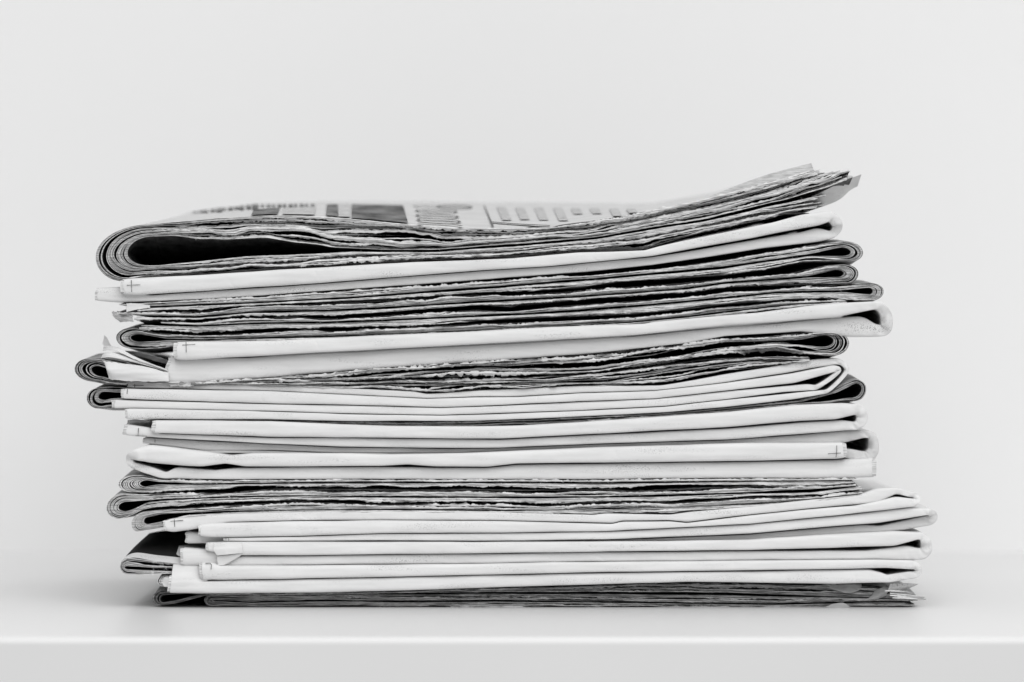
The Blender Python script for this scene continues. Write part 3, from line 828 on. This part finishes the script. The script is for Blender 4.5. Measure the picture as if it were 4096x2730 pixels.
patch('curled_page', P24, [[(716, 2184, .016), (760, 2184, .015), (830, 2200, .012)],
                           [(694, 2255, .005), (760, 2255, .004), (830, 2260, .004)],
                           [(684, 2330, .0), (760, 2330, .0), (830, 2335, .001)],
                           [(683, 2372, .0016), (760, 2373, .0016), (830, 2374, .002)]], M_PAPER)
patch('dog_ear', P23, [[(858, 2176, -.0022), (905, 2170, -.0024), (965, 2170, -.0020)],
                       [(852, 2200, -.0024), (905, 2196, -.0030), (970, 2190, -.0022)],
                       [(868, 2223, -.0020), (905, 2220, -.0028), (972, 2213, -.0018)]], M_PAPER, sharp=True)
patch('dog_ear', P23, [[(868, 2226, -.0010), (920, 2220, -.0012), (975, 2214, -.0010)],
                       [(870, 2250, -.0006), (910, 2244, -.0008), (955, 2228, -.0006)],
                       [(872, 2262, -.0002), (890, 2262, -.0004), (905, 2258, -.0002)]], M_PAPER)
patch('curled_page', P1, [[(3215, 806, .004), (3320, 752, .010), (3400, 715, .018), (3446, 698, .022)],
                          [(3215, 834, .010), (3330, 785, .020), (3405, 735, .028), (3440, 715, .030)],
                          [(3215, 852, .016), (3344, 806, .030), (3400, 762, .036), (3430, 746, .036)]], M_PAPER2)
patch('page_corner', P1, [[(2840, 786, .020), (3050, 706, .030), (3245, 654, .034)],
                          [(2840, 796, .012), (3050, 735, .020), (3256, 684, .024)]], M_EDGE2)  # grey because it turns from the light; that shade is in its colour
patch('cover_page', P25, [[(484, 2250, .004), (530, 2231, .0045), (620, 2245, .004), (730, 2258, .004)],
                          [(500, 2228, .007), (545, 2212, .007), (630, 2222, .007), (730, 2232, .007)]], M_PAPER2)
patch('cover_page', P25, [[(502, 2228, .007), (545, 2212, .007), (630, 2222, .007), (730, 2232, .007)],
                          [(545, 2182, .025), (585, 2170, .024), (660, 2172, .024), (740, 2176, .024)],
                          [(598, 2134, .06), (640, 2126, .06), (700, 2122, .06), (780, 2122, .06)]], M_DARK, wob=.0003)
patch('page', P26, [[(655, 2311, .003), (680, 2310, .002), (700, 2310, .002)],
                    [(650, 2330, .004), (680, 2330, .0015), (700, 2330, .001)],
                    [(656, 2347, .003), (680, 2350, .002), (700, 2350, .002)]], M_PAPER)
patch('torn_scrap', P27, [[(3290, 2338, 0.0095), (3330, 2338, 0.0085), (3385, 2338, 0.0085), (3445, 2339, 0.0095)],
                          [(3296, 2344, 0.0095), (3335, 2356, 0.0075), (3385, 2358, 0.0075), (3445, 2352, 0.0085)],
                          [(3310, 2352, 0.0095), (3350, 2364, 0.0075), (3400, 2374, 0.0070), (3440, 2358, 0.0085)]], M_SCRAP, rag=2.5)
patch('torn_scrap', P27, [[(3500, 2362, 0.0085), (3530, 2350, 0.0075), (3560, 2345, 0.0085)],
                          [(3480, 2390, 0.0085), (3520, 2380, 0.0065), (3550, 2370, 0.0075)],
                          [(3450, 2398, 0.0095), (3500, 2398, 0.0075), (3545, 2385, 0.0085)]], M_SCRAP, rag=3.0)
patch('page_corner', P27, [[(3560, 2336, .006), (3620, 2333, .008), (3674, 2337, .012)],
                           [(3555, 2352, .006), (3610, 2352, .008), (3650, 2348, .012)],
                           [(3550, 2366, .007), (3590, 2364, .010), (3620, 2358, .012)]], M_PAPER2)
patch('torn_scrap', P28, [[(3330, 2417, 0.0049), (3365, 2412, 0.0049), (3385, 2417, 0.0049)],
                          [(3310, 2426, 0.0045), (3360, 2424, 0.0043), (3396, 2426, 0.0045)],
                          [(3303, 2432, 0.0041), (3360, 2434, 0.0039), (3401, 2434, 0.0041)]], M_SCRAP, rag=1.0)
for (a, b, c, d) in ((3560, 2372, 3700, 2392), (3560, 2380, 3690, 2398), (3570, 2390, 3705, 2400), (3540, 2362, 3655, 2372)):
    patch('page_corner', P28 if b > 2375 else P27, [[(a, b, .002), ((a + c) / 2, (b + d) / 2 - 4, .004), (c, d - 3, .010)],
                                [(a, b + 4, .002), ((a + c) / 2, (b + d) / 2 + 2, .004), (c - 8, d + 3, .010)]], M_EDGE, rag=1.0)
# chewed left corners of the papers below the upper spine
patch('torn_flap', P4, [[(448, 1248, .010), (480, 1252, .006), (530, 1262, .003)],
                        [(455, 1268, .010), (490, 1274, .005), (532, 1280, .003)],
                        [(480, 1288, .010), (500, 1288, .006), (535, 1286, .003)]], M_PAPER2, rag=3.0, wob=.0006)
patch('torn_flap', P3, [[(506, 1214, .000), (545, 1214, -.0004), (600, 1222, .001)],
                        [(506, 1250, .000), (545, 1240, -.0004), (600, 1232, .001)]], M_PAPER, rag=1.5)
patch('torn_flap', P13, [[(512, 1680, .012), (550, 1680, .010), (600, 1684, .008)],
                         [(506, 1704, .012), (540, 1692, .010), (600, 1690, .008)]], M_PAPER2, rag=2.0)

# ------------------------------------------------------------------ print on the front page of the top paper
_front = pts('535,906 650,888 875,872 1087,860 1280,863 1412,876 1625,895 1837,908 2050,913 2200,910 2312,895 2482,869 2652,831 2865,784')
_fx, _fz = at(_front[:, 0], _front[:, 1], -0.001)

def page_z(x, y):
    g = np.clip((y + 0.001) / (DEPTH + 0.001), 0, 1)
    f = np.interp(x, _fx, _fz); b = np.interp(x, _bx, _bz)
    return f + (b - f) * g

def on_page(X, Y):
    """where the sight line through a pixel meets the front page"""
    dx, dy, dz = ray(X, Y)
    ys = np.linspace(0.0, DEPTH, 300)
    k = (DIST + ys) / dy
    d = (CAM_Z + dz * k) - page_z(dx * k, ys)
    j = int(np.argmax(d < 0)) if (d < 0).any() else 299
    return float(dx * k[j]), float(ys[j])

def print_quad(name, quad, mat, n=8, m=10):
    """ink lying on the page; quad = far-left, far-right, near-right, near-left pixels"""
    c = np.array([on_page(*p) for p in quad])
    u, v = np.meshgrid(np.linspace(0, 1, m), np.linspace(0, 1, n))
    q = (c[0] * ((1 - u) * (1 - v))[..., None] + c[1] * (u * (1 - v))[..., None]
         + c[2] * (u * v)[..., None] + c[3] * ((1 - u) * v)[..., None])
    P = np.dstack([q[..., 0], q[..., 1], page_z(q[..., 0], q[..., 1]) + 0.00036])
    grid_obj(name, P, [mat], P1)

def print_ring(x0, x1, y0, y1, wx=0.14, wy=0.17):
    """one wide round letter of the headline, seen edge-on across the page"""
    cx, cy = (x0 + x1) / 2, (y0 + y1) / 2
    c, e, fpt = on_page(cx, cy), on_page(x1, cy), on_page(cx, y0)
    rx, ry = abs(e[0] - c[0]), max(abs(fpt[1] - c[1]), 0.004)
    a = np.linspace(0, 2 * math.pi, 48)
    P = np.zeros((2, 48, 3))
    for i, (qx, qy) in enumerate(((1 - wx, 1 - wy * 2), (1, 1))):
        P[i, :, 0] = c[0] + rx * qx * np.cos(a)
        P[i, :, 1] = c[1] + ry * qy * np.sin(a)
        P[i, :, 2] = page_z(P[i, :, 0], P[i, :, 1]) + 0.0004
    grid_obj('printed_letter', P, [M_INK], P1)

print_quad('printed_picture', [(1308, 821), (1350, 821), (1352, 872), (1304, 872)], M_INK2)
print_quad('printed_picture', [(1352, 821), (1397, 821), (1400, 872), (1354, 872)], M_INK3)
print_quad('printed_picture', [(1407, 821), (1612, 825), (1632, 905), (1407, 890)], M_INK2)
print_quad('printed_picture', [(1015, 842), (1120, 835), (1110, 866), (1005, 868)], M_INK2)
print_quad('printed_picture', [(1135, 836), (1262, 830), (1258, 864), (1130, 864)], M_INK3)
for q in range(10):
    x = 1045 + q * 22
    print_quad('printed_word', [(x, 822 - q * .3), (x + 11 + 5 * (q % 2), 822 - q * .3), (x + 11 + 5 * (q % 2), 831), (x, 831)], M_INK2, 3, 4)
for q in range(12):
    x = 745 + q * 24
    y = 851 - q * 2.2
    h = (5, 8, 7, 11, 9, 12)[q % 6] * (0.6 + 0.05 * q)
    print_quad('printed_word', [(x, y - h * .4), (x + 14 + 5 * (q % 3), y - h * .4 - 1), (x + 14 + 5 * (q % 3), y + h), (x, y + h)], M_INK2, 3, 4)
print_ring(1748, 1890, 823, 838)
print_ring(1652, 1758, 826, 832)
print_ring(1658, 1832, 842, 854)
print_ring(1660, 1838, 861, 874)
print_ring(1664, 1846, 879, 893)
print_ring(1668, 1852, 897, 910)
print_quad('printed_rule', [(1935, 826), (1939, 826), (1976, 912), (1968, 912)], M_INK)
print_quad('printed_rule', [(1966, 890), (2200, 905), (2200, 908), (1966, 894)], M_INK)
for q, X in enumerate((1987, 2060, 2135, 2212, 2283, 2358, 2436, 2505)):
    y1 = (884, 882, 884, 886, 860, 858, 868, 856)[q]
    print_quad('printed_column', [(X, 832 + q), (X + 36, 832 + q), (X + 36 + (y1 - 832) * .45, y1), (X + (y1 - 832) * .45, y1)], M_INK3)
